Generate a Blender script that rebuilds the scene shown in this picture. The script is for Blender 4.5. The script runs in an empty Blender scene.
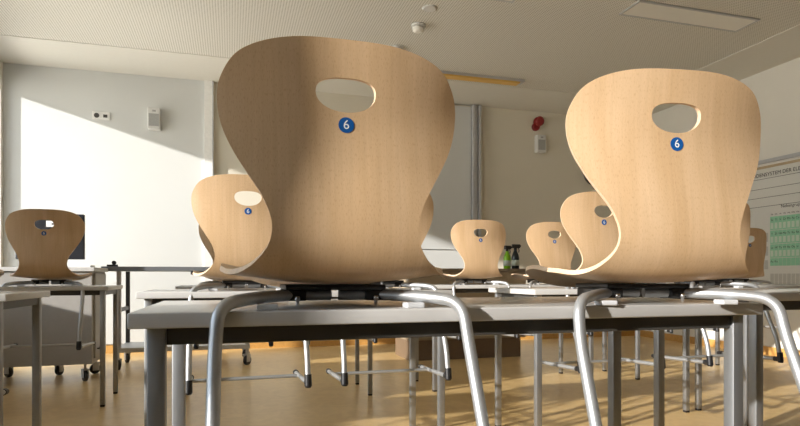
import bpy, bmesh, math, random
from mathutils import Vector, Matrix, geometry
random.seed(7)
scene = bpy.context.scene
COL = scene.collection
PI = math.pi

# ------------------------------------------------------------------ materials
def new_mat(name):
    m = bpy.data.materials.new(name); m.use_nodes = True
    nt = m.node_tree
    return m, nt, nt.nodes, nt.links, nt.nodes['Principled BSDF']

def plain(name, col, rough=0.5, metal=0.0, var=0.04, scale=30.0, bump=0.0, spec=0.5, coat=0.0):
    m, nt, N, L, b = new_mat(name)
    tc = N.new('ShaderNodeTexCoord')
    nz = N.new('ShaderNodeTexNoise'); nz.inputs['Scale'].default_value = scale
    nz.inputs['Detail'].default_value = 3
    L.new(tc.outputs['Object'], nz.inputs['Vector'])
    rp = N.new('ShaderNodeValToRGB')
    rp.color_ramp.elements[0].position = 0.3; rp.color_ramp.elements[1].position = 0.7
    rp.color_ramp.elements[0].color = (*[c*(1-var) for c in col], 1)
    rp.color_ramp.elements[1].color = (*[min(1, c*(1+var)) for c in col], 1)
    L.new(nz.outputs['Fac'], rp.inputs['Fac']); L.new(rp.outputs['Color'], b.inputs['Base Color'])
    b.inputs['Roughness'].default_value = rough; b.inputs['Metallic'].default_value = metal
    b.inputs['Specular IOR Level'].default_value = spec
    b.inputs['Coat Weight'].default_value = coat
    if bump:
        bp = N.new('ShaderNodeBump'); bp.inputs['Strength'].default_value = bump; bp.inputs['Distance'].default_value = 0.002
        L.new(nz.outputs['Fac'], bp.inputs['Height']); L.new(bp.outputs['Normal'], b.inputs['Normal'])
    return m

def beech():
    m, nt, N, L, b = new_mat('beech_veneer')
    uv = N.new('ShaderNodeUVMap'); uv.uv_map = 'UVMap'
    info = N.new('ShaderNodeObjectInfo')
    off = N.new('ShaderNodeVectorMath'); off.operation = 'MULTIPLY_ADD'
    off.inputs[1].default_value = (3.7, 5.3, 0); 
    cmb = N.new('ShaderNodeCombineXYZ')
    for k in range(3): L.new(info.outputs['Random'], cmb.inputs[k])
    L.new(cmb.outputs[0], off.inputs[0]); L.new(uv.outputs[0], off.inputs[2])
    def noise(sx, sy, detail, dist=0.0):
        mp = N.new('ShaderNodeMapping'); mp.inputs['Scale'].default_value = (sx, sy, 1)
        L.new(off.outputs[0], mp.inputs['Vector'])
        n = N.new('ShaderNodeTexNoise'); n.inputs['Scale'].default_value = 1; n.inputs['Detail'].default_value = detail
        n.inputs['Distortion'].default_value = dist
        L.new(mp.outputs[0], n.inputs['Vector']); return n
    broad = noise(9, 1.3, 2, 1.5); fine = noise(160, 5, 3); fleck = noise(650, 130, 1)
    r1 = N.new('ShaderNodeValToRGB')
    r1.color_ramp.elements[0].position = 0.32; r1.color_ramp.elements[0].color = (0.55, 0.37, 0.205, 1)
    r1.color_ramp.elements[1].position = 0.68; r1.color_ramp.elements[1].color = (0.63, 0.445, 0.27, 1)
    L.new(broad.outputs['Fac'], r1.inputs['Fac'])
    r2 = N.new('ShaderNodeValToRGB')
    r2.color_ramp.elements[0].position = 0.3; r2.color_ramp.elements[0].color = (0.955, 0.945, 0.935, 1)
    r2.color_ramp.elements[1].position = 0.7; r2.color_ramp.elements[1].color = (1.04, 1.04, 1.04, 1)
    L.new(fine.outputs['Fac'], r2.inputs['Fac'])
    r3 = N.new('ShaderNodeValToRGB')
    r3.color_ramp.elements[0].position = 0.34; r3.color_ramp.elements[0].color = (0.86, 0.81, 0.76, 1)
    r3.color_ramp.elements[1].position = 0.42; r3.color_ramp.elements[1].color = (1, 1, 1, 1)
    L.new(fleck.outputs['Fac'], r3.inputs['Fac'])
    m1 = N.new('ShaderNodeMix'); m1.data_type = 'RGBA'; m1.blend_type = 'MULTIPLY'; m1.inputs[0].default_value = 1
    L.new(r1.outputs[0], m1.inputs[6]); L.new(r2.outputs[0], m1.inputs[7])
    m2 = N.new('ShaderNodeMix'); m2.data_type = 'RGBA'; m2.blend_type = 'MULTIPLY'; m2.inputs[0].default_value = 0.8
    L.new(m1.outputs[2], m2.inputs[6]); L.new(r3.outputs[0], m2.inputs[7])
    L.new(m2.outputs[2], b.inputs['Base Color'])
    b.inputs['Roughness'].default_value = 0.42; b.inputs['Specular IOR Level'].default_value = 0.4
    return m

def floor_mat():
    m, nt, N, L, b = new_mat('linoleum')
    tc = N.new('ShaderNodeTexCoord')
    n1 = N.new('ShaderNodeTexNoise'); n1.inputs['Scale'].default_value = 9; n1.inputs['Detail'].default_value = 8
    n1.inputs['Distortion'].default_value = 1.5
    L.new(tc.outputs['Object'], n1.inputs['Vector'])
    r = N.new('ShaderNodeValToRGB')
    r.color_ramp.elements[0].position = 0.35; r.color_ramp.elements[0].color = (0.62, 0.42, 0.18, 1)
    r.color_ramp.elements[1].position = 0.65; r.color_ramp.elements[1].color = (0.70, 0.49, 0.225, 1)
    L.new(n1.outputs['Fac'], r.inputs['Fac']); L.new(r.outputs[0], b.inputs['Base Color'])
    b.inputs['Roughness'].default_value = 0.32; b.inputs['Specular IOR Level'].default_value = 0.5
    return m

def ceiling_perf():
    m, nt, N, L, b = new_mat('perforated_ceiling')
    tc = N.new('ShaderNodeTexCoord')
    sc = N.new('ShaderNodeVectorMath'); sc.operation = 'SCALE'; sc.inputs['Scale'].default_value = 1/0.022
    L.new(tc.outputs['Object'], sc.inputs[0])
    fr = N.new('ShaderNodeVectorMath'); fr.operation = 'FRACTION'; L.new(sc.outputs[0], fr.inputs[0])
    sb = N.new('ShaderNodeVectorMath'); sb.operation = 'SUBTRACT'; sb.inputs[1].default_value = (0.5, 0.5, 0.5)
    L.new(fr.outputs[0], sb.inputs[0])
    ml = N.new('ShaderNodeVectorMath'); ml.operation = 'MULTIPLY'; ml.inputs[1].default_value = (1, 1, 0)
    L.new(sb.outputs[0], ml.inputs[0])
    ln = N.new('ShaderNodeVectorMath'); ln.operation = 'LENGTH'; L.new(ml.outputs[0], ln.inputs[0])
    r = N.new('ShaderNodeValToRGB')
    r.color_ramp.elements[0].position = 0.24; r.color_ramp.elements[0].color = (0.38, 0.36, 0.31, 1)
    r.color_ramp.elements[1].position = 0.30; r.color_ramp.elements[1].color = (0.74, 0.73, 0.68, 1)
    L.new(ln.outputs['Value'], r.inputs['Fac']); L.new(r.outputs[0], b.inputs['Base Color'])
    b.inputs['Roughness'].default_value = 0.9
    return m

def glass_mat():
    m = bpy.data.materials.new('window_glass'); m.use_nodes = True
    N, L = m.node_tree.nodes, m.node_tree.links
    N.clear()
    o = N.new('ShaderNodeOutputMaterial'); t = N.new('ShaderNodeBsdfTransparent'); g = N.new('ShaderNodeBsdfGlossy')
    g.inputs['Roughness'].default_value = 0.02
    fr = N.new('ShaderNodeFresnel'); fr.inputs['IOR'].default_value = 1.25
    mx = N.new('ShaderNodeMixShader')
    L.new(fr.outputs[0], mx.inputs[0]); L.new(t.outputs[0], mx.inputs[1]); L.new(g.outputs[0], mx.inputs[2])
    L.new(mx.outputs[0], o.inputs[0])
    return m

M = dict(
    beech=beech(),
    ply=plain('plywood_edge', (0.72, 0.52, 0.34), 0.5, var=0.08, scale=200),
    steel=plain('silver_paint', (0.46, 0.47, 0.475), 0.42, metal=0.65, var=0.02, coat=0.15),
    legsteel=plain('grey_leg_paint', (0.37, 0.38, 0.385), 0.48, metal=0.85, var=0.02),
    rail=plain('dark_grey_finish', (0.055, 0.052, 0.047), 0.45),
    black=plain('black_plastic', (0.014, 0.014, 0.015), 0.42),
    blackplate=plain('black_plate', (0.02, 0.02, 0.02), 0.35),
    chrome=plain('chrome', (0.75, 0.75, 0.75), 0.15, metal=1.0),
    pad=plain('pad_plastic', (0.62, 0.63, 0.64), 0.35),
    top=plain('grey_laminate', (0.56, 0.545, 0.52), 0.27, var=0.02, scale=400),
    topedge=plain('grey_edge_band', (0.55, 0.54, 0.52), 0.4, var=0.015),
    blue=plain('blue_label', (0.006, 0.085, 0.30), 0.35),
    white=plain('white_label', (0.82, 0.82, 0.80), 0.45),
    floor=floor_mat(), perf=ceiling_perf(),
    ceil=plain('ceiling_plaster', (0.71, 0.70, 0.65), 0.9, var=0.01),
    wall=plain('beige_wall_paint', (0.70, 0.66, 0.56), 0.85, var=0.012, scale=4),
    wall2=plain('side_wall_paint', (0.76, 0.74, 0.68), 0.85, var=0.012, scale=4),
    panel=plain('white_panel', (0.64, 0.655, 0.645), 0.45, var=0.008, scale=3),
    alu=plain('aluminium', (0.52, 0.53, 0.55), 0.4, metal=0.35),
    skirt=plain('wooden_baseboard', (0.58, 0.32, 0.09), 0.5, var=0.08),
    desk=plain('grey_cabinet', (0.40, 0.385, 0.36), 0.5, var=0.02),
    desktop=plain('light_worktop', (0.60, 0.59, 0.57), 0.4),
    darktop=plain('slate_worktop', (0.165, 0.175, 0.185), 0.4),
    demo=plain('taupe_cabinet', (0.36, 0.29, 0.20), 0.5, var=0.03),
    demotop=plain('taupe_worktop', (0.25, 0.20, 0.14), 0.4, var=0.03),
    plinth=plain('brown_plinth', (0.17, 0.115, 0.07), 0.55),
    rubber=plain('castor_rubber', (0.03, 0.03, 0.032), 0.55),
    screen=plain('monitor_shell', (0.018, 0.019, 0.024), 0.35),
    red=plain('red_alarm', (0.23, 0.012, 0.014), 0.4),
    spk=plain('grey_grille', (0.36, 0.36, 0.35), 0.6, var=0.15, scale=300),
    box=plain('light_box', (0.66, 0.66, 0.64), 0.5),
    green=plain('green_bottle', (0.25, 0.55, 0.015), 0.3),
    dgreen=plain('dark_bottle', (0.02, 0.028, 0.03), 0.3),
    label=plain('bottle_label', (0.55, 0.60, 0.50), 0.5),
    poster=plain('poster_paper', (0.68, 0.68, 0.64), 0.75, var=0.01),
    pgreen=plain('poster_green', (0.30, 0.62, 0.42), 0.75, var=0.03),
    pale=plain('poster_pale_green', (0.58, 0.70, 0.58), 0.75, var=0.03),
    pgrey=plain('poster_grey', (0.50, 0.50, 0.47), 0.75, var=0.03),
    ink=plain('poster_ink', (0.03, 0.03, 0.03), 0.7),
    woodbar=plain('poster_bar', (0.48, 0.38, 0.24), 0.5),
    lamp=plain('lamp_diffuser', (0.80, 0.79, 0.74), 0.45, var=0.005),
    warm=plain('reflect_tinted_diffuser', (0.72, 0.45, 0.12), 0.5, var=0.02),
    clockgreen=plain('clock_rim', (0.06, 0.07, 0.06), 0.4),
    paper=plain('white_paper', (0.8, 0.8, 0.78), 0.7),
    glass=glass_mat(),
    darkwall=plain('dark_unseen_wall', (0.10, 0.075, 0.055), 0.6),
)

# ------------------------------------------------------------------ mesh helpers
def add_box(bm, x0, x1, y0, y1, z0, z1, mi=0):
    vs = [bm.verts.new(p) for p in ((x0,y0,z0),(x1,y0,z0),(x1,y1,z0),(x0,y1,z0),(x0,y0,z1),(x1,y0,z1),(x1,y1,z1),(x0,y1,z1))]
    fs = []
    for f in ((3,2,1,0),(4,5,6,7),(0,1,5,4),(1,2,6,5),(2,3,7,6),(3,0,4,7)):
        q = bm.faces.new([vs[i] for i in f]); q.material_index = mi; fs.append(q)
    return vs, fs

def box_bm(x0, x1, y0, y1, z0, z1, bev=0.0, seg=2):
    bm = bmesh.new(); add_box(bm, x0, x1, y0, y1, z0, z1)
    if bev:
        bmesh.ops.bevel(bm, geom=list(bm.edges), offset=bev, segments=seg, profile=0.5, affect='EDGES')
    return bm

def boxes_bm(lst, bev=0.0):
    bm = bmesh.new()
    for b in lst: add_box(bm, *b)
    if bev: bmesh.ops.bevel(bm, geom=list(bm.edges), offset=bev, segments=2, profile=0.5, affect='EDGES')
    return bm

def round_path(pts, r, n=7):
    pts = [Vector(p) for p in pts]; out = [pts[0]]
    for i in range(1, len(pts)-1):
        a, b, c = pts[i-1], pts[i], pts[i+1]
        ri = r[i-1] if isinstance(r, (list, tuple)) else r
        d1 = (a-b); d2 = (c-b); t = min(ri, d1.length*0.48, d2.length*0.48)
        p0 = b + d1.normalized()*t; p2 = b + d2.normalized()*t
        for k in range(n+1):
            u = k/n
            out.append(p0*(1-u)**2 + b*2*u*(1-u) + p2*u*u)
    out.append(pts[-1]); return out

def add_tube(bm, path, r, seg=14, mi=0, caps=True):
    path = [Vector(p) for p in path]; n = len(path)
    rr = r if isinstance(r, (list, tuple)) else [r]*n
    tang = []
    for i in range(n):
        a = path[max(0, i-1)]; b = path[min(n-1, i+1)]; tang.append((b-a).normalized())
    ref = Vector((0,0,1)) if abs(tang[0].z) < 0.9 else Vector((1,0,0))
    u = tang[0].cross(ref).normalized(); rings = []
    for i in range(n):
        t = tang[i]; u = (u - t*u.dot(t)).normalized(); v = t.cross(u)
        rings.append([bm.verts.new(path[i] + (u*math.cos(2*PI*k/seg) + v*math.sin(2*PI*k/seg))*rr[i]) for k in range(seg)])
    for i in range(n-1):
        for k in range(seg):
            f = bm.faces.new((rings[i][k], rings[i][(k+1)%seg], rings[i+1][(k+1)%seg], rings[i+1][k])); f.material_index = mi; f.smooth = True
    if caps:
        for ring, rev in ((rings[0], True), (rings[-1], False)):
            f = bm.faces.new(list(reversed(ring)) if rev else ring); f.material_index = mi
            for e in f.edges: e.smooth = False
    return bm

def tube_bm(path, r, seg=14): return add_tube(bmesh.new(), path, r, seg)

def lathe_bm(prof, seg=24, center=(0,0,0)):
    bm = bmesh.new(); c = Vector(center); rings = []
    for (r, z) in prof:
        rings.append([bm.verts.new(c + Vector((max(r,1e-5)*math.cos(2*PI*k/seg), max(r,1e-5)*math.sin(2*PI*k/seg), z))) for k in range(seg)])
    for i in range(len(rings)-1):
        for k in range(seg):
            f = bm.faces.new((rings[i][k], rings[i][(k+1)%seg], rings[i+1][(k+1)%seg], rings[i+1][k])); f.smooth = True
    bm.faces.new(list(reversed(rings[0]))); bm.faces.new(rings[-1])
    bmesh.ops.remove_doubles(bm, verts=bm.verts, dist=1e-6)
    return bm

def obj(name, bm, mat, parent=None, loc=None, label=None, autosmooth=None):
    me = bpy.data.meshes.new(name)
    bmesh.ops.recalc_face_normals(bm, faces=bm.faces)
    if autosmooth:
        for f in bm.faces: f.smooth = True
        for e in bm.edges:
            if len(e.link_faces) == 2 and e.calc_face_angle(0) > autosmooth: e.smooth = False
    bm.to_mesh(me); bm.free()
    for m in (mat if isinstance(mat, (list, tuple)) else [mat]): me.materials.append(m)
    o = bpy.data.objects.new(name, me); COL.objects.link(o)
    if parent: o.parent = parent
    if loc: o.location = loc
    if label: o['label'] = label
    return o

def tag(o, label, cat, group=None):
    o['label'] = label; o['category'] = cat
    if group: o['group'] = group
    return o

def thing(name, label, cat, loc=(0,0,0), rz=0.0, group=None):
    o = bpy.data.objects.new(name, None); COL.objects.link(o)
    o.empty_display_size = 0.1
    o.location = loc; o.rotation_euler = (0, 0, rz)
    return tag(o, label, cat, group)

def struct(name, bm, mat, parent=None, **k):
    o = obj(name, bm, mat, parent, **k)
    if parent is None: o['kind'] = 'structure'
    return o

def dup(root, loc, rz, label, group=None):
    r = root.copy(); COL.objects.link(r); r.location = loc; r.rotation_euler = (0, 0, rz)
    r['label'] = label
    if group: r['group'] = group
    for ch in list(root.children):
        c = ch.copy(); COL.objects.link(c); c.parent = r
        for g in list(ch.children):
            d = g.copy(); COL.objects.link(d); d.parent = c
    return r

def text_mesh(txt, size, name, align='CENTER', extrude=0.0):
    cu = bpy.data.curves.new(name, 'FONT'); cu.body = txt; cu.size = size; cu.align_x = align; cu.align_y = 'CENTER'
    cu.extrude = extrude; cu.resolution_u = 3
    t = bpy.data.objects.new(name, cu); COL.objects.link(t)
    bpy.context.view_layer.update()
    me = bpy.data.meshes.new_from_object(t.evaluated_get(bpy.context.evaluated_depsgraph_get()))
    bpy.data.objects.remove(t); me.name = name
    return me

# ------------------------------------------------------------------ room
CH = 0.82                       # camera height
XL, XR, YB, YF, H = -2.24, 5.45, 6.85, -1.9, 3.02
struct('floor', box_bm(XL-0.3, XR+0.2, YF-0.2, YB+0.2, -0.12, 0), M['floor'])
struct('ceiling', boxes_bm([(XL, 4.75, YF, 6.05, H, H+0.15)]), M['perf'])
struct('trim_1', boxes_bm([(XL-0.3, XR+0.2, 6.05, YB+0.2, H-0.006, H+0.15), (4.75, XR+0.2, YF-0.2, 6.05, H-0.006, H+0.15)]), M['ceil'])
struct('wall_back', box_bm(XL-0.3, XR+0.2, YB, YB+0.2, 0, H), M['wall'])
struct('wall_right', box_bm(XR, XR+0.2, YF, YB, 0, H), M['wall2'])
struct('wall_front', box_bm(XL-0.3, XR+0.2, YF-0.2, YF, 0, H), M['darkwall'])  # unseen wall, set close and coloured dark to cut light from behind the camera
# left wall with its band of windows (outside the frame; the sun comes through them)
WT = 0.22; HEAD = 2.80; SILL = 0.86
wins = [(-0.95, 0.03, SILL), (0.34, 2.50, SILL), (3.78, 5.35, SILL), (5.55, 6.755, 0.08)]
lw = [(XL-WT, XL, YF, YB, HEAD, H)]
prev = YF
for (a, b, s) in wins:
    lw.append((XL-WT, XL, prev, a, 0, HEAD)); lw.append((XL-WT, XL, a, b, 0, s)); prev = b
lw.append((XL-WT, XL, prev, YB, 0, HEAD))
struct('wall_left', boxes_bm(lw), M['wall2'])
for i, (a, b, s) in enumerate(wins):
    f = 0.05; x0, x1 = XL-0.15, XL-0.09
    fr = [(x0,x1,a,b,s,s+f), (x0,x1,a,b,HEAD-0.03,HEAD), (x0,x1,a,a+0.03,s+f,HEAD-0.03), (x0,x1,b-0.03,b,s+f,HEAD-0.03)]
    muls = ()
    for mY in muls: fr.append((x0,x1,mY-0.05,mY+0.05,s+f,HEAD-0.03))
    w = struct('window_%d' % (i+1), boxes_bm(fr), M['alu'])
    obj('window_pane', box_bm(XL-0.123, XL-0.117, a+0.03, b-0.03, s+f, HEAD-0.03), M['glass'], w)
struct('baseboard_back', box_bm(XL, XR, YB-0.015, YB, 0, 0.085), M['skirt'])
struct('baseboard_right', box_bm(XR-0.015, XR, YF, YB-0.015, 0, 0.085), M['skirt'])

# white projection wall panel left, with its rail
struct('trim_2', box_bm(XL+0.0005, -0.285, YB-0.03, YB, 0.10, H-0.0062), M['panel'])
r = thing('wall_rail', 'tall light grey metal rail at the right edge of the white wall panel', 'rail', (-0.235, YB, 0.10))
obj('rail_body', box_bm(-0.05, 0.05, -0.06, -0.001, 0, H-0.107), M['white'], r)
obj('rail_groove', box_bm(0.035, 0.045, -0.065, -0.0605, 0, H-0.107), M['alu'], r)

# sliding whiteboard on the right half of the back wall
wb = thing('sliding_whiteboard', 'large pale grey sliding whiteboard on the back wall between two metal rails', 'whiteboard', (2.0, YB, 0.28))
obj('board_panel', box_bm(-0.17, 0.93, -0.05, -0.02, 0.885, 2.70, 0.003), M['panel'], wb)
obj('board_panel', box_bm(-0.17, 0.93, -0.045, -0.02, 0.0, 0.875, 0.003), M['panel'], wb)
for sx in (-0.23, 0.99):
    rl = obj('rail', boxes_bm([(sx-0.055, sx-0.018, -0.10, -0.001, -0.1, 2.72), (sx-0.012, sx+0.02, -0.075, -0.001, -0.1, 2.72), (sx+0.025, sx+0.06, -0.10, -0.001, -0.1, 2.72)], 0.002), M['alu'], wb)

# right wall: rail and periodic table chart
rr_ = tag(obj('picture_rail', box_bm(XR-0.025, XR-0.001, 2.2, 5.6, 2.025, 2.065, 0.003), M['alu']), 'long grey hanging rail on the right wall above the chart', 'rail')
ch = thing('periodic_table_chart', 'white roll-down periodic table chart with green cells on the right wall', 'poster', (XR-0.0005, 4.2, 0.66))
def chart(name, y0, y1, z0, z1, mat, d):     # y0 > y1 : left to right for the reader
    return obj(name, box_bm(-d-0.0012, -d, y1-4.2, y0-4.2, z0-0.66, z1-0.66), M[mat], ch)
obj('sheet', box_bm(-0.003, 0, 3.1-4.2, 5.14-4.2, 0.66-0.66, 1.985-0.66), M['poster'], ch)
obj('top_bar', box_bm(-0.018, 0.0, 3.08-4.2, 5.16-4.2, 1.972-0.66, 1.998-0.66, 0.004), M['woodbar'], ch)
for zz in (1.865, 1.76, 1.665, 1.57):
    obj('ruled_line', box_bm(-0.0042, -0.003, 3.15-4.2, 5.10-4.2, zz-0.003-0.66, zz+0.001-0.66), M['ink'], ch)
CW, RH, Y0, Z0 = 0.0475, 0.145, 4.745, 1.452
sym = ['Sc Ti V Cr Mn Fe Co Ni Cu Zn'.split(), 'Y Zr Nb Mo Tc Ru Rh Pd Ag Cd'.split(), 'La Hf Ta W Re Os Ir Pt Au Hg'.split(), ['Ac', 'Ku'] ]
CELLS = {}
def pbox(name, ya, yb, za, zb, d0, d1, mat, parent):
    return obj(name, box_bm(-d1, -d0, yb, ya, zb, za), M[mat], parent)
for rI in range(4):
    hh = RH if rI < 3 else 0.085
    for cI in range(10):
        ya = Y0 - cI*CW - 4.2; yb = ya - CW + 0.003; za = Z0 - rI*RH - 0.66; zb = za - hh + 0.005
        c = CELLS[rI, cI] = pbox('element_cell', ya, yb, za, zb, 0.003, 0.0044, 'pgreen', ch)
        if rI < 3: pbox('cell_value', ya-0.007, yb+0.007, zb+0.075, zb+0.012, 0.0044, 0.0050, 'pale', c)
for cI in range(10):
    ya = Y0 - cI*CW - 4.2
    pbox('grey_cell', ya-0.004, ya-CW+0.004, 0.855-0.66, 0.74-0.66, 0.003, 0.0044, 'pgrey', ch)
for rI in range(1, 4):
    za = Z0 - rI*RH - 0.66
    for cI in range(2):
        ya = Y0 + 0.02 + (cI+1)*CW - 4.2
        pbox('grey_cell', ya, ya-CW+0.004, za-0.02, za-RH+0.03, 0.003, 0.0044, 'pgrey', ch)
ROT = Matrix(((0,0,-1,0),(-1,0,0,0),(0,1,0,0),(0,0,0,1)))     # text plane -> right wall, read from inside the room
def chart_text(name, items, parent=None):
    bm = bmesh.new()
    for (txt, size, y, z, al) in items:
        me = text_mesh(txt, size, 'glyphs', al); 
        n0 = len(bm.verts); bm.from_mesh(me); bm.verts.ensure_lookup_table()
        T = Matrix.Translation((-0.0056, y-4.2, z-0.66)) @ ROT
        for v in bm.verts[n0:]: v.co = T @ v.co
        bpy.data.meshes.remove(me)
    return obj(name, bm, M['ink'], parent or ch)
chart_text('chart_title', [('PERIODENSYSTEM DER ELEMENTE', 0.0545, 5.06, 1.905, 'LEFT')])
chart_text('chart_heading', [('Nebengruppen', 0.046, 4.62, 1.548, 'LEFT')])
for cI, t in enumerate('IIIb IVb Vb VIb VIIb VIIIb VIIIb VIIIb Ib IIb'.split()):
    chart_text('column_heading', [(t, 0.021, Y0 - (cI+0.5)*CW, 1.475, 'CENTER')])
for rI in range(4):
    for cI, t in enumerate(sym[rI]):
        chart_text('element_symbol', [(t, 0.032, Y0-(cI+0.5)*CW, Z0-rI*RH-0.035, 'CENTER')], CELLS[rI, cI])

# ceiling fixtures
def panel_lamp(x0, x1, y0, y1, label):
    t = thing('ceiling_light', label, 'ceiling light', ((x0+x1)/2, (y0+y1)/2, H), 0, 'ceiling panel lights')
    hx, hy = (x1-x0)/2, (y1-y0)/2; w = 0.018
    obj('frame', boxes_bm([(-hx,hx,-hy,-hy+w,-0.012,0),(-hx,hx,hy-w,hy,-0.012,0),(-hx,-hx+w,-hy+w,hy-w,-0.012,0),(hx-w,hx,-hy+w,hy-w,-0.012,0)]), M['alu'], t)
    obj('diffuser', box_bm(-hx+w, hx-w, -hy+w, hy-w, -0.010, -0.001, 0.002), M['lamp'], t)
panel_lamp(3.11, 4.33, 3.865, 4.12, 'flat rectangular ceiling light panel above the right hand chair')
panel_lamp(0.90, 2.16, 3.88, 4.18, 'flat ceiling light panel cut off by the top edge, above the centre')
sl = thing('board_light', 'long narrow light strip on the ceiling near the whiteboard, tinted yellow by reflected light', 'ceiling light', (2.18, 5.84, H))
obj('housing', box_bm(-0.96, 0.96, -0.055, 0.055, -0.03, 0, 0.003), M['alu'], sl)
obj('diffuser', box_bm(-0.92, 0.90, -0.06, 0.04, -0.05, -0.0305, 0.003), M['warm'], sl)  # yellow of reflected light put into the diffuser colour
sd = thing('smoke_detector', 'round white smoke detector on the ceiling right of the big chair top', 'smoke detector', (1.57, 4.8, H), 0, 'ceiling detectors')
obj('base', lathe_bm([(0.062, -0.02), (0.065, -0.012), (0.065, -0.0005)]), M['box'], sd)
obj('head', lathe_bm([(0.028, -0.062), (0.036, -0.055), (0.05, -0.05), (0.052, -0.0205)]), M['lamp'], sd)
sd2 = dup(sd, (1.53, 5.32, H), 0, 'second smoke detector peeking over the top edge of the big left chair')
tag(obj('ceiling_sensor', lathe_bm([(0.05, -0.010), (0.062, -0.004), (0.062, -0.0005)], center=(1.56, 4.47, H)), M['box']), 'small flat round sensor plate on the ceiling above the smoke detector', 'sensor')

# fittings on the back wall
sk = thing('wall_socket', 'double white wall socket on the white panel above the sunlit edge', 'socket', (-1.33, YB-0.03, 2.54))
obj('frame', box_bm(-0.085, 0.085, -0.012, -0.0005, -0.042, 0.042, 0.004), M['white'], sk)
obj('insert', lathe_bm([(0.026, 0), (0.026, 0.004)], center=(0, 0, 0)), M['rail'], sk).matrix_local = Matrix.Translation((-0.042, -0.0125, 0)) @ Matrix.Rotation(PI/2, 4, 'X')
obj('data_port', box_bm(0.022, 0.062, -0.0155, -0.0125, -0.018, 0.014), M['rail'], sk)
def wall_speaker(x, z, y, label):
    t = thing('wall_speaker', label, 'speaker', (x, y, z), 0, 'wall loudspeakers')
    obj('case', box_bm(-0.063, 0.063, -0.085, -0.0005, -0.115, 0.115, 0.006), M['box'], t)
    obj('grille', box_bm(-0.052, 0.052, -0.088, -0.0855, -0.085, 0.05, 0.001), M['spk'], t)
    obj('badge', box_bm(-0.015, 0.02, -0.0875, -0.0855, 0.07, 0.09), M['spk'], t)
    return t
wall_speaker(-0.80, 2.535, YB-0.03, 'small grey wall loudspeaker on the white panel left of the metal rail')
wall_speaker(3.92, 2.575, YB, 'small grey wall loudspeaker under the red alarm')
al = thing('fire_alarm', 'dark red fire alarm sounder high on the beige back wall', 'alarm', (3.88, YB, 2.85))
b_ = lathe_bm([(0.045, 0.095), (0.062, 0.085), (0.066, 0.03), (0.055, 0.0005)])
o = obj('sounder', b_, M['red'], al); o.matrix_local = Matrix.Translation((0.015, 0, 0.02)) @ Matrix.Rotation(PI/2, 4, 'X')
o = obj('base', lathe_bm([(0.04, 0.05), (0.05, 0.045), (0.052, 0.0005)]), M['red'], al); o.matrix_local = Matrix.Translation((-0.012, 0, -0.045)) @ Matrix.Rotation(PI/2, 4, 'X')
ck = thing('wall_clock', 'round dark-rimmed wall clock half hidden behind the right chair', 'clock', (4.76, YB, 2.23))
o = obj('rim', lathe_bm([(0.155, 0.0005), (0.165, 0.02), (0.162, 0.04), (0.145, 0.045), (0.142, 0.03)], 40), M['clockgreen'], ck); o.matrix_local = Matrix.Rotation(PI/2, 4, 'X')
o = obj('face', lathe_bm([(0.142, 0.0305), (0.142, 0.033)], 40), M['spk'], ck); o.matrix_local = Matrix.Rotation(PI/2, 4, 'X')

# ------------------------------------------------------------------ tables
def make_table(L, D, h, label, loc, tint=None):
    t = thing('school_table', label, 'table', (*loc, 0), 0, 'grey school tables in rows')
    T = 0.026
    bm = box_bm(0, L, 0, D, h-T, h, 0.003, 3)
    for f in bm.faces: f.material_index = 0 if f.normal.z > 0.7 else 1
    obj('tabletop', bm, [M['top'], M['topedge']], t, autosmooth=0.6)
    fi, si, lw_ = 0.042, 0.04, 0.0145
    zt = h-T-0.001
    for nm, bb in (('front', (si+lw_+0.001, L-si-lw_-0.001, fi-0.006, fi+0.012, zt-0.030, zt)), ('rear', (si+lw_+0.001, L-si-lw_-0.001, D-fi-0.012, D-fi+0.006, zt-0.030, zt)),
               ('left', (si-0.01, si+0.01, fi+lw_+0.001, D-fi-lw_-0.001, zt-0.030, zt)), ('right', (L-si-0.01, L-si+0.01, fi+lw_+0.001, D-fi-lw_-0.001, zt-0.030, zt))):
        obj('frame_rail', box_bm(*bb, 0.002), M['rail'], t)  # dark rails, part of the shade under the top put into their colour
    for x in (si, L-si):
        for y in (fi, D-fi):
            lg = obj('leg', box_bm(x-lw_, x+lw_, y-lw_, y+lw_, 0.012, zt, 0.003), M['legsteel'], t, autosmooth=0.6)
            obj('foot_cap', box_bm(x-lw_+0.001, x+lw_-0.001, y-lw_+0.001, y+lw_-0.001, 0.0, 0.0125, 0.002), M['black'], lg)
    return t
TH = 0.762
TABLES = {
 'near':   (1.30, 0.51, TH, 'nearest grey table in the front, under the two big chairs', (-0.160, 1.01)),
 'near_r': (1.30, 0.51, 0.772, 'grey table at the right edge just behind the nearest table corner', (1.535, 1.38)),
 'mid_l':  (1.31, 0.51, TH, 'grey table cut off by the left edge, in front of the dark brown chair', (-2.05, 2.28)),
 'mid':    (1.30, 0.51, TH, 'grey table directly behind the nearest table, below the chair on its left', (-0.35, 2.41)),
 'mid_r':  (1.33, 0.51, TH, 'second row table behind the nearest right chair', (1.36, 2.41)),
 'mid_rr': (1.30, 0.51, 0.774, 'second row table on the right beside the wall chart', (2.72, 2.43)),
 'far_l':  (1.31, 0.51, TH, 'grey table under the shaded dark brown chair by the windows', (-2.05, 4.00)),
 'far':    (1.30, 0.51, TH, 'third row table before the trolley, mostly hidden by the big left chair', (-0.335, 3.86)),
 'far_r':  (1.37, 0.51, TH, 'third row table in front of the taupe demonstration desk', (1.36, 3.86)),
 'far_rr': (1.30, 0.51, TH, 'third row table on the far right under the small brown chair', (3.08, 3.86)),
}
for k, v in TABLES.items(): make_table(*v[:4], v[4])
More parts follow.
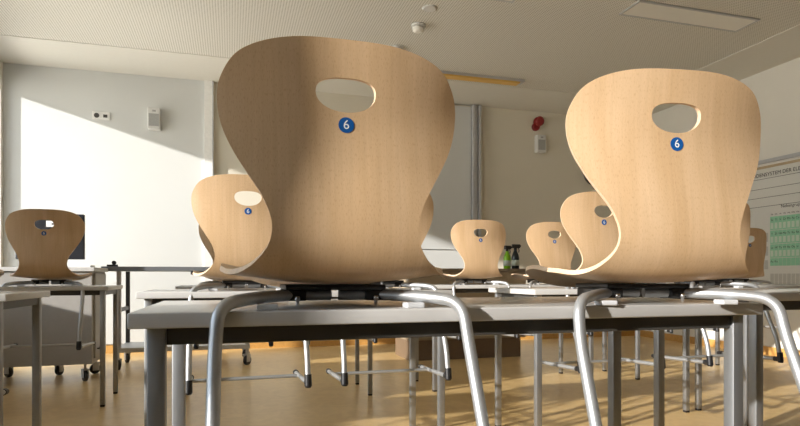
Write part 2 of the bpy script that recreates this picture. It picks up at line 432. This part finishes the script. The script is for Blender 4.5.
hk = tag(obj('bag_hook', tube_bm(round_path([(-1.0, 2.50, TH-0.0265), (-1.0, 2.50, TH-0.075), (-1.0, 2.46, TH-0.075), (-1.0, 2.46, TH-0.05)], 0.01), 0.004, 8), M['rail']), 'small dark bag hook under the table at the left edge', 'hook')

# ------------------------------------------------------------------ chair shell
def catmull(pts, n=14):
    P = [Vector(p) for p in pts]; P = [P[0]*2-P[1]] + P + [P[-1]*2-P[-2]]; out = []
    for i in range(1, len(P)-2):
        p0, p1, p2, p3 = P[i-1:i+3]
        for k in range(n):
            t = k/n
            out.append(0.5*((2*p1) + (p2-p0)*t + (2*p0-5*p1+4*p2-p3)*t*t + (3*p1-p0-3*p2+p3)*t**3))
    out.append(P[-2]); return out
def lerp_table(tb, s):
    if s <= tb[0][0]: return tb[0][1]
    for (a, va), (b, vb) in zip(tb, tb[1:]):
        if s <= b:
            u = (s-a)/(b-a); u = u*u*(3-2*u); return va + (vb-va)*u
    return tb[-1][1]
CTRL = [(-.010,.475),(-.004,.41),(.0,.335),(-.006,.27),(-.016,.205),(-.021,.155),(-.018,.115),(-.004,.082),(.022,.058),(.066,.047),(.13,.045),(.20,.048),(.27,.053),(.32,.052),(.36,.044),(.382,.030)]
CL = catmull([(a, b, 0) for a, b in CTRL], 16)
SL = [0.0]
for a, b in zip(CL, CL[1:]): SL.append(SL[-1] + (b-a).length)
STOT = SL[-1]
def center(s):
    s = max(0, min(STOT, s))
    lo, hi = 0, len(SL)-1
    while hi-lo > 1:
        md = (lo+hi)//2
        if SL[md] <= s: lo = md
        else: hi = md
    u = (s-SL[lo])/(SL[hi]-SL[lo]); p = CL[lo].lerp(CL[hi], u)
    e = 0.006
    return p
def cdir(s):
    a = center(s-0.008); b = center(s+0.008); d = (b-a).normalized(); return d
SAG = [(0, .028), (.10, .034), (.20, .028), (.30, .018), (.37, .012), (.43, .012), (.52, .022), (.62, .026), (.75, .018), (.86, .006)]
def P3(x, s):
    c = center(s); d = cdir(s)
    n = Vector((-d.y, d.x))            # inner side: forward on the back, up on the seat
    n = Vector((n.x, n.y)); 
    g = lerp_table(SAG, s)*(x/0.21)**2
    return Vector((x, c.x + n.x*g, c.y + n.y*g))
def N3(x, s):
    e = 0.004
    du = P3(x+e, s)-P3(x-e, s); dv = P3(x, min(STOT, s+e))-P3(x, max(0, s-e))
    return du.cross(dv).normalized()   # sign fixed below
HW = [(.0,.0),(.055,.0005),(.095,.0035),(.13,.0105),(.16,.0215),(.182,.036),(.198,.057),(.2085,.082),(.2115,.107),(.209,.134),(.201,.163),(.184,.201),(.160,.243),(.140,.279),(.1285,.309),(.1245,.330),(.126,.350),(.132,.371),(.142,.392),(.156,.416),(.173,.442),(.188,.470),(.201,.51),(.2085,.58),(.2105,.64),(.208,.71),(.200,.77),(.186,.81),(.163,.842),(.130,.862),(.085,.874),(.04,.878),(.0,.879)]
half = [(p.x*1.04, p.y if p.y < .36 else .36 + (p.y-.36)*(STOT-.36)/(.879-.36)) for p in catmull([(a, b, 0) for a, b in HW], 5)]
def make_shell_mesh():
    right = half[:-1]
    outl = [(x, s) for x, s in right] + [(-x, s) for x, s in reversed(half)][:-1]
    # clean duplicates
    ol = []
    for p in outl:
        if not ol or (Vector(p)-Vector(ol[-1])).length > 1e-4: ol.append(p)
    if (Vector(ol[0])-Vector(ol[-1])).length < 1e-4: ol.pop()
    hole = []
    for k in range(44):
        a = 2*PI*k/44; ca, sa = math.cos(a), math.sin(a)
        if sa < 0: n_, hh = 2.7, 0.026      # flatter towards the top
        else: n_, hh = 2.05, 0.034
        x = 0.054*math.copysign(abs(ca)**(2/n_), ca); y = hh*math.copysign(abs(sa)**(2/n_), sa)
        hole.append((x, 0.092 + y))
    pts = [Vector(p) for p in ol] + [Vector(p) for p in hole]
    n1, n2 = len(ol), len(hole)
    edges = [(i, (i+1) % n1) for i in range(n1)] + [(n1+i, n1+(i+1) % n2) for i in range(n2)]
    def inside(p, poly):
        c = False; j = len(poly)-1
        for i in range(len(poly)):
            xi, yi = poly[i]; xj, yj = poly[j]
            if (yi > p[1]) != (yj > p[1]) and p[0] < (xj-xi)*(p[1]-yi)/(yj-yi)+xi: c = not c
            j = i
        return c
    st = 0.0115
    ns = int(STOT/st)
    for i in range(1, ns):
        s = i*STOT/ns
        for j in range(-19, 20):
            p = (j*st, s)
            if inside(p, ol) and not inside(p, hole):
                if min((Vector(p)-q).length for q in pts[:n1+n2]) > 0.0055: pts.append(Vector(p))
    res = geometry.delaunay_2d_cdt(pts, edges, [], 0, 1e-6)
    vs, fs = res[0], res[2]
    bm = bmesh.new(); uvl = bm.loops.layers.uv.new('UVMap')
    th = 0.0095
    A, B = [], []
    for v in vs:
        p = P3(v.x, v.y); n = N3(v.x, v.y)
        d = cdir(v.y); inner = Vector((0, -d.y, d.x))
        if n.dot(inner) < 0: n = -n
        A.append(bm.verts.new(p)); B.append(bm.verts.new(p + n*th))
    cnt = {}
    kept = []
    for f in fs:
        c = sum((vs[i] for i in f), Vector((0, 0)))/len(f)
        if inside(c, ol) and not inside(c, hole): kept.append(f)
    for f in kept:
        for k in range(len(f)):
            e = (f[k], f[(k+1) % len(f)]); cnt.setdefault(tuple(sorted(e)), []).append(e)
        fa = bm.faces.new([A[i] for i in f]); fb = bm.faces.new([B[i] for i in reversed(f)])
        for ff, idx, o in ((fa, f, 0), (fb, list(reversed(f)), 2.3)):
            ff.smooth = True
            for lp, i in zip(ff.loops, idx): lp[uvl].uv = (vs[i].x + o, vs[i].y)
    for e in cnt.values():
        if len(e) == 1:
            i, j = e[0]
            q = bm.faces.new((A[j], A[i], B[i], B[j])); q.material_index = 1; q.smooth = True
            for ed in q.edges:
                if (ed.verts[0] in (A[i], A[j]) and ed.verts[1] in (A[i], A[j])) or (ed.verts[0] in (B[i], B[j]) and ed.verts[1] in (B[i], B[j])): ed.smooth = False
    return bm

BZ = 0.40                                    # root of a hung chair: level of its runners; the table top is at +BZ
SH = Matrix.Translation((0, 0, BZ))
def sh(bm): bmesh.ops.transform(bm, matrix=SH, verts=bm.verts); return bm
DIG = text_mesh('6', 0.0235, 'digit')
DIG.materials.append(M['white'])
def make_chair(label):
    t = thing('school_chair', label, 'chair', group='beech chairs hung on the tables')
    obj('shell', sh(make_shell_mesh()), [M['beech'], M['ply']], t)
    F = 0.045                                 # the frame sits this much further under the seat
    bm = bmesh.new()
    add_box(bm, -0.098, 0.098, 0.052+F, 0.21+F, 0.033, 0.043)
    add_box(bm, -0.098, -0.058, 0.056+F, 0.20+F, 0.012, 0.033); add_box(bm, 0.058, 0.098, 0.056+F, 0.20+F, 0.012, 0.033)
    bmesh.ops.bevel(bm, geom=list(bm.edges), offset=0.003, segments=2, profile=0.5, affect='EDGES')
    obj('mounting_plate', sh(bm), M['blackplate'], t, autosmooth=0.6)
    for sx in (-1, 1):
        obj('screw', sh(lathe_bm([(0.002, -0.002), (0.0035, 0.003), (0.0035, 0.010), (0.0055, 0.011), (0.0055, 0.018)], 12, (sx*0.076, 0.048+F, 0.004))), M['chrome'], t)
        path = round_path([(sx*0.008, 0.088+F, 0.023), (sx*0.09, 0.074+F, 0.023), (sx*0.160, -0.012+F, 0.021), (sx*0.216, -0.057+F, 0.012), (sx*0.221, -0.074+F, -0.06), (sx*0.2235, -0.168+F, -0.27), (sx*0.2240, -0.181+F, -0.36)], [0.05, 0.05, 0.05, 0.055, 0.06], 8)
        obj('leg', sh(tube_bm(path, 0.0112, 18)), M['steel'], t)
        obj('glide_pad', sh(box_bm(sx*0.135-0.018, sx*0.135+0.018, -0.028+F, 0.004+F, 0.0, 0.0105, 0.003)), M['pad'], t)
        cn = bmesh.new()
        add_tube(cn, [(sx*0.2239, -0.181+F, -0.330), (sx*0.224, -0.185+F, -0.375)], [0.0140, 0.0150], 14)
        add_tube(cn, [(sx*0.224, -0.191+F, -0.365), (sx*0.224, -0.151+F, -0.3665)], [0.0125, 0.0125], 14)
        add_tube(cn, [(sx*0.224, -0.185+F, -0.382), (sx*0.224, -0.185+F, -0.3745)], [0.011, 0.0148], 14)
        obj('connector', sh(cn), M['black'], t)
        obj('runner', sh(tube_bm([(sx*0.224, -0.151+F, -0.3665), (sx*0.227, 0.185+F, -0.381)], 0.0100, 14)), M['steel'], t)
        obj('runner_cap', sh(tube_bm([(sx*0.227, 0.180+F, -0.381), (sx*0.2272, 0.205+F, -0.382), (sx*0.2274, 0.218+F, -0.3825)], [0.0125, 0.0125, 0.009], 14)), M['black'], t)
    obj('crossbar', sh(tube_bm([(-0.225, 0.075+F, -0.3762), (0.225, 0.075+F, -0.3762)], 0.0078, 12)), M['steel'], t)
    # size sticker on the outer face of the back, its digit a sub-part
    s0 = 0.1485; p = P3(0, s0); d = cdir(s0); up = Vector((0, -d.x, -d.y)); out = Vector((0, d.y, -d.x))
    R = Matrix.Identity(4); xa = up.cross(out).normalized()
    for i in range(3): R[i][0], R[i][1], R[i][2] = xa[i], up[i], out[i]
    st = obj('size_sticker', lathe_bm([(0.0140, 0.0002), (0.0140, 0.0010)], 32), M['blue'], t)
    st.matrix_local = Matrix.Translation((p.x, p.y, p.z+BZ)) @ R
    dg = bpy.data.objects.new('digit', DIG); COL.objects.link(dg); dg.parent = st; dg.location = (0, 0, 0.0014); dg['label'] = 'white digit 6'
    return t
CHAIRS = [   # x, y of the back, table, rotation, label
 (0.196, 1.010, TH, -0.01, 'largest beech chair in the foreground on the left, its blue sticker reading 6'),
 (0.866, 0.966, TH, -0.14, 'second large beech chair in front, on the right half of the nearest table'),
 (0.067, 2.445, TH, 0.03, 'sunlit beech chair behind the left side of the largest chair'),
 (0.665, 2.445, TH, 0.0, 'beech chair showing only a sliver past the right edge of the largest chair'),
 (1.76, 2.445, TH, 0.0, 'beech chair half hidden behind the left edge of the right foreground chair'),
 (2.49, 2.445, TH, 0.0, 'beech chair showing only a sliver past the right edge of the right foreground chair'),
 (-1.06, 2.31, TH, 0.0, 'chair at the left edge of which only a leg runner shows under the table'),
 (0.02, 3.885, TH, 0.0, 'shaded third row chair peeking past the waist of the sunlit left chair'),
 (0.70, 3.885, TH, 0.0, 'third row chair hidden behind the largest chair, its feet hanging under the table'),
 (1.75, 3.885, TH, 0.0, 'small far beech chair in the middle, beside the spray bottles'),
 (2.36, 3.885, TH, 0.0, 'small far beech chair right of the spray bottles'),
 (3.53, 3.885, TH, 0.0, 'far chair hidden behind the right foreground chair'),
 (4.24, 3.885, TH, 0.0, 'small brown chair in the shade in front of the periodic table chart'),
 (-1.105, 4.03, TH, 0.0, 'dark brown shaded chair at the left in front of the monitor'),
 (2.36, 1.41, 0.772, 0.0, 'chair at the right edge showing only its seat tip before the chart'),
]
proto = None
for (x, y, z, rz, lab) in CHAIRS:
    loc = (x, y, z - BZ)
    if proto is None:
        proto = make_chair(lab); proto.location = loc; proto.rotation_euler = (0, 0, rz)
    else: dup(proto, loc, rz, lab)

# ------------------------------------------------------------------ castor helper
def castor(parent, x, y, z_top, r=0.045, ang=0.6):
    bm = bmesh.new()
    add_tube(bm, [(0, 0, z_top), (0, 0, r*2+0.012)], 0.009, 10)
    add_box(bm, -0.022, 0.022, -0.03, 0.03, r*2+0.004, r*2+0.014)
    add_box(bm, -0.022, -0.017, -0.02, 0.03, r*0.7, r*2+0.004); add_box(bm, 0.017, 0.022, -0.02, 0.03, r*0.7, r*2+0.004)
    c = obj('castor', bm, M['alu'], parent, (x, y, 0)); c.rotation_euler = (0, 0, ang)
    w = obj('wheel', lathe_bm([(r*0.35, -0.016), (r*0.7, -0.014), (r*0.95, -0.013), (r, -0.008), (r, 0.008), (r*0.95, 0.013), (r*0.7, 0.014), (r*0.35, 0.016)], 24), [M['rubber']], c)
    w.matrix_local = Matrix.Translation((0, 0.008, r)) @ Matrix.Rotation(PI/2, 4, 'Y')
    return c

# teacher's mobile desk
td = thing('mobile_desk', 'grey mobile teacher desk on castors at the back left', 'desk', (-1.6, 5.25, 0))
obj('body', box_bm(-0.55, 0.56, -0.25, 0.24, 0.14, 0.862, 0.003), M['desk'], td)
obj('worktop', box_bm(-0.57, 0.58, -0.27, 0.26, 0.863, 0.895, 0.004), M['desktop'], td)
obj('side_panel', box_bm(0.561, 0.575, -0.20, 0.19, 0.18, 0.85, 0.002), M['desk'], td)
hdl = obj('handle', tube_bm(round_path([(0.575, -0.14, 0.25), (0.61, -0.14, 0.25), (0.61, -0.06, 0.25), (0.575, -0.06, 0.25)], 0.012), 0.006, 8), M['rail'], td)
for (x, y, a) in ((0.50, -0.19, 0.5), (0.50, 0.19, 2.0), (0.22, 0.18, -0.4), (-0.14, 0.18, 0.9), (-0.48, -0.19, 0.2), (-0.48, 0.18, 1.2)):
    castor(td, x, y, 0.145, 0.042, a)
# monitor on it, seen from behind
mo = thing('computer_monitor', 'black computer monitor seen from behind on the teacher desk', 'monitor', (-1.42, 5.36, 0.895))
obj('case', box_bm(-0.25, 0.25, -0.02, 0.025, 0.07, 0.445, 0.008), M['screen'], mo)
obj('stand_neck', box_bm(-0.035, 0.035, -0.045, -0.021, 0.012, 0.24, 0.004), M['screen'], mo)
obj('stand_foot', box_bm(-0.12, 0.12, -0.10, 0.08, 0.0, 0.012, 0.004), M['screen'], mo)
lb = obj('type_label', box_bm(-0.028, 0.072, -0.0225, -0.0205, 0.335, 0.385), M['white'], mo)
obj('label_mark', box_bm(0.012, 0.026, -0.0235, -0.023, 0.352, 0.366), M['rail'], lb)
tag(obj('paper_stack', box_bm(-2.14, -1.86, 5.05, 5.25, 0.8955, 0.93, 0.003), M['paper']), 'white stack of paper on the left end of the teacher desk', 'paper')
tag(obj('keyboard', box_bm(-1.30, -1.06, 5.06, 5.20, 0.8955, 0.915, 0.004), M['paper']), 'flat white keyboard on the right end of the teacher desk', 'keyboard')

# laboratory trolley with slate top
tr = thing('lab_trolley', 'long dark-topped trolley on castors in front of the white wall panel', 'trolley', (-0.41, 5.80, 0))
obj('worktop', box_bm(-0.67, 0.62, -0.28, 0.28, 0.872, 0.912, 0.004), M['darktop'], tr)
obj('bottom_shelf', box_bm(-0.56, 0.58, -0.25, 0.25, 0.155, 0.195, 0.004), M['desktop'], tr)
for x in (-0.535, 0.555):
    for y in (-0.23, 0.23):
        obj('post', box_bm(x-0.0175, x+0.0175, y-0.0175, y+0.0175, 0.196, 0.871, 0.002), M['rail'] if y > 0 else M['alu'], tr)
        castor(tr, x-0.005, y, 0.156, 0.045, 0.4 if x < 0 else -0.7)
obj('side_rail', box_bm(-0.545, -0.525, -0.212, 0.212, 0.51, 0.545, 0.002), M['rail'], tr)
obj('drawer_box', box_bm(0.06, 0.20, -0.26, 0.0, 0.842, 0.871, 0.003), M['rail'], tr)
bx = thing('tape_dispenser', 'small black tape dispenser on the left end of the dark trolley', 'dispenser', (-1.0, 5.60, 0.912))
obj('base', box_bm(-0.045, 0.040, -0.022, 0.022, 0, 0.018, 0.004), M['black'], bx)
o = obj('reel', lathe_bm([(0.018, -0.011), (0.018, 0.011)], 20), M['black'], bx); o.matrix_local = Matrix.Translation((0.010, 0, 0.034)) @ Matrix.Rotation(PI/2, 4, 'X')

# demonstration desk under the whiteboard
dd = thing('demonstration_desk', 'long taupe demonstration desk with dark plinth under the whiteboard', 'desk', (2.285, 5.65, 0))
obj('body', box_bm(-0.635, 0.635, -0.29, 0.27, 0.20, 0.872, 0.002), M['demo'], dd)
obj('plinth', box_bm(-0.61, 0.585, -0.27, 0.25, 0.0, 0.20), M['plinth'], dd)
obj('worktop', box_bm(-0.70, 0.73, -0.32, 0.30, 0.873, 0.905, 0.004), M['demotop'], dd)
for k in range(3):
    x0 = -0.63 + k*0.42
    dr = obj('door', box_bm(x0, x0+0.416, -0.308, -0.291, 0.215, 0.70, 0.002), M['demo'], dd)
    obj('handle', box_bm(x0+0.32, x0+0.385, -0.315, -0.3085, 0.25, 0.27, 0.002), M['rail'], dr)
    obj('drawer', box_bm(x0, x0+0.416, -0.308, -0.291, 0.705, 0.868, 0.002), M['demo'], dd)

def spray(x, y, mat, label, scale=1.0, ang=0.0):
    t = thing('spray_bottle', label, 'bottle', (x, y, 0.905), ang, 'spray bottles on the demonstration desk')
    s = scale
    obj('body', lathe_bm([(0.035*s, 0), (0.041*s, 0.006), (0.041*s, 0.12*s), (0.034*s, 0.15*s), (0.019*s, 0.185*s), (0.015*s, 0.20*s)], 24), mat, t)
    obj('label_band', lathe_bm([(0.0418*s, 0.035*s), (0.0418*s, 0.095*s)], 24), M['label'], t)
    bm = bmesh.new()
    add_tube(bm, [(0, 0, 0.2*s), (0, 0, 0.225*s)], 0.017*s, 14)
    add_box(bm, -0.035*s, 0.05*s, -0.014*s, 0.014*s, 0.222*s, 0.262*s)
    add_box(bm, 0.05*s, 0.062*s, -0.009*s, 0.009*s, 0.236*s, 0.254*s)
    obj('spray_head', bm, M['black'], t)
    obj('trigger', tube_bm([(0.036*s, 0, 0.224*s), (0.044*s, 0, 0.20*s), (0.04*s, 0, 0.175*s)], 0.005*s, 8), M['black'], t)
    return t
spray(2.83, 5.60, M['green'], 'bright green spray bottle next to the far middle chair', 0.95, 0.3)
spray(2.905, 5.56, M['dgreen'], 'dark spray bottle with black trigger right of the green one', 1.0, 0.0)

# ------------------------------------------------------------------ light
sun = bpy.data.lights.new('sun', 'SUN'); so = bpy.data.objects.new('sun', sun); COL.objects.link(so)
d = Vector((0.927, 0.375, -0.283)).normalized()
so.rotation_euler = d.to_track_quat('-Z', 'Y').to_euler(); so.location = (-6, -1, 4)
sun.energy = 5.9; sun.angle = math.radians(1.2); sun.color = (1.0, 0.955, 0.90)
w = bpy.data.worlds.new('sky'); scene.world = w; w.use_nodes = True
N, L = w.node_tree.nodes, w.node_tree.links
bgn = N['Background']; tc = N.new('ShaderNodeTexCoord'); sp = N.new('ShaderNodeSeparateXYZ'); rp = N.new('ShaderNodeValToRGB')
L.new(tc.outputs['Generated'], sp.inputs[0]); 
mr = N.new('ShaderNodeMapRange'); mr.inputs['From Min'].default_value = -1; mr.inputs['From Max'].default_value = 1
L.new(sp.outputs['Z'], mr.inputs['Value']); L.new(mr.outputs[0], rp.inputs['Fac'])
e = rp.color_ramp.elements
e[0].position = 0.47; e[0].color = (1.0, 0.95, 0.84, 1); e[1].position = 0.53; e[1].color = (0.42, 0.46, 0.48, 1)
x = e.new(1.0); x.color = (0.25, 0.36, 0.55, 1)
L.new(rp.outputs[0], bgn.inputs['Color']); bgn.inputs['Strength'].default_value = 5.0

# ------------------------------------------------------------------ camera
cam = bpy.data.cameras.new('camera'); co = bpy.data.objects.new('camera', cam); COL.objects.link(co)
cam.sensor_width = 36; cam.lens = 578/800*36; cam.shift_y = (277-213)/800
co.location = (0, 0, CH); co.rotation_euler = (PI/2, 0, -math.radians(16.3)); cam.clip_start = 0.02
scene.camera = co
scene.view_settings.view_transform = 'Standard'; scene.view_settings.look = 'None'
scene.view_settings.gamma = 1; scene.view_settings.use_curve_mapping = False
scene.view_settings.exposure = 0.35
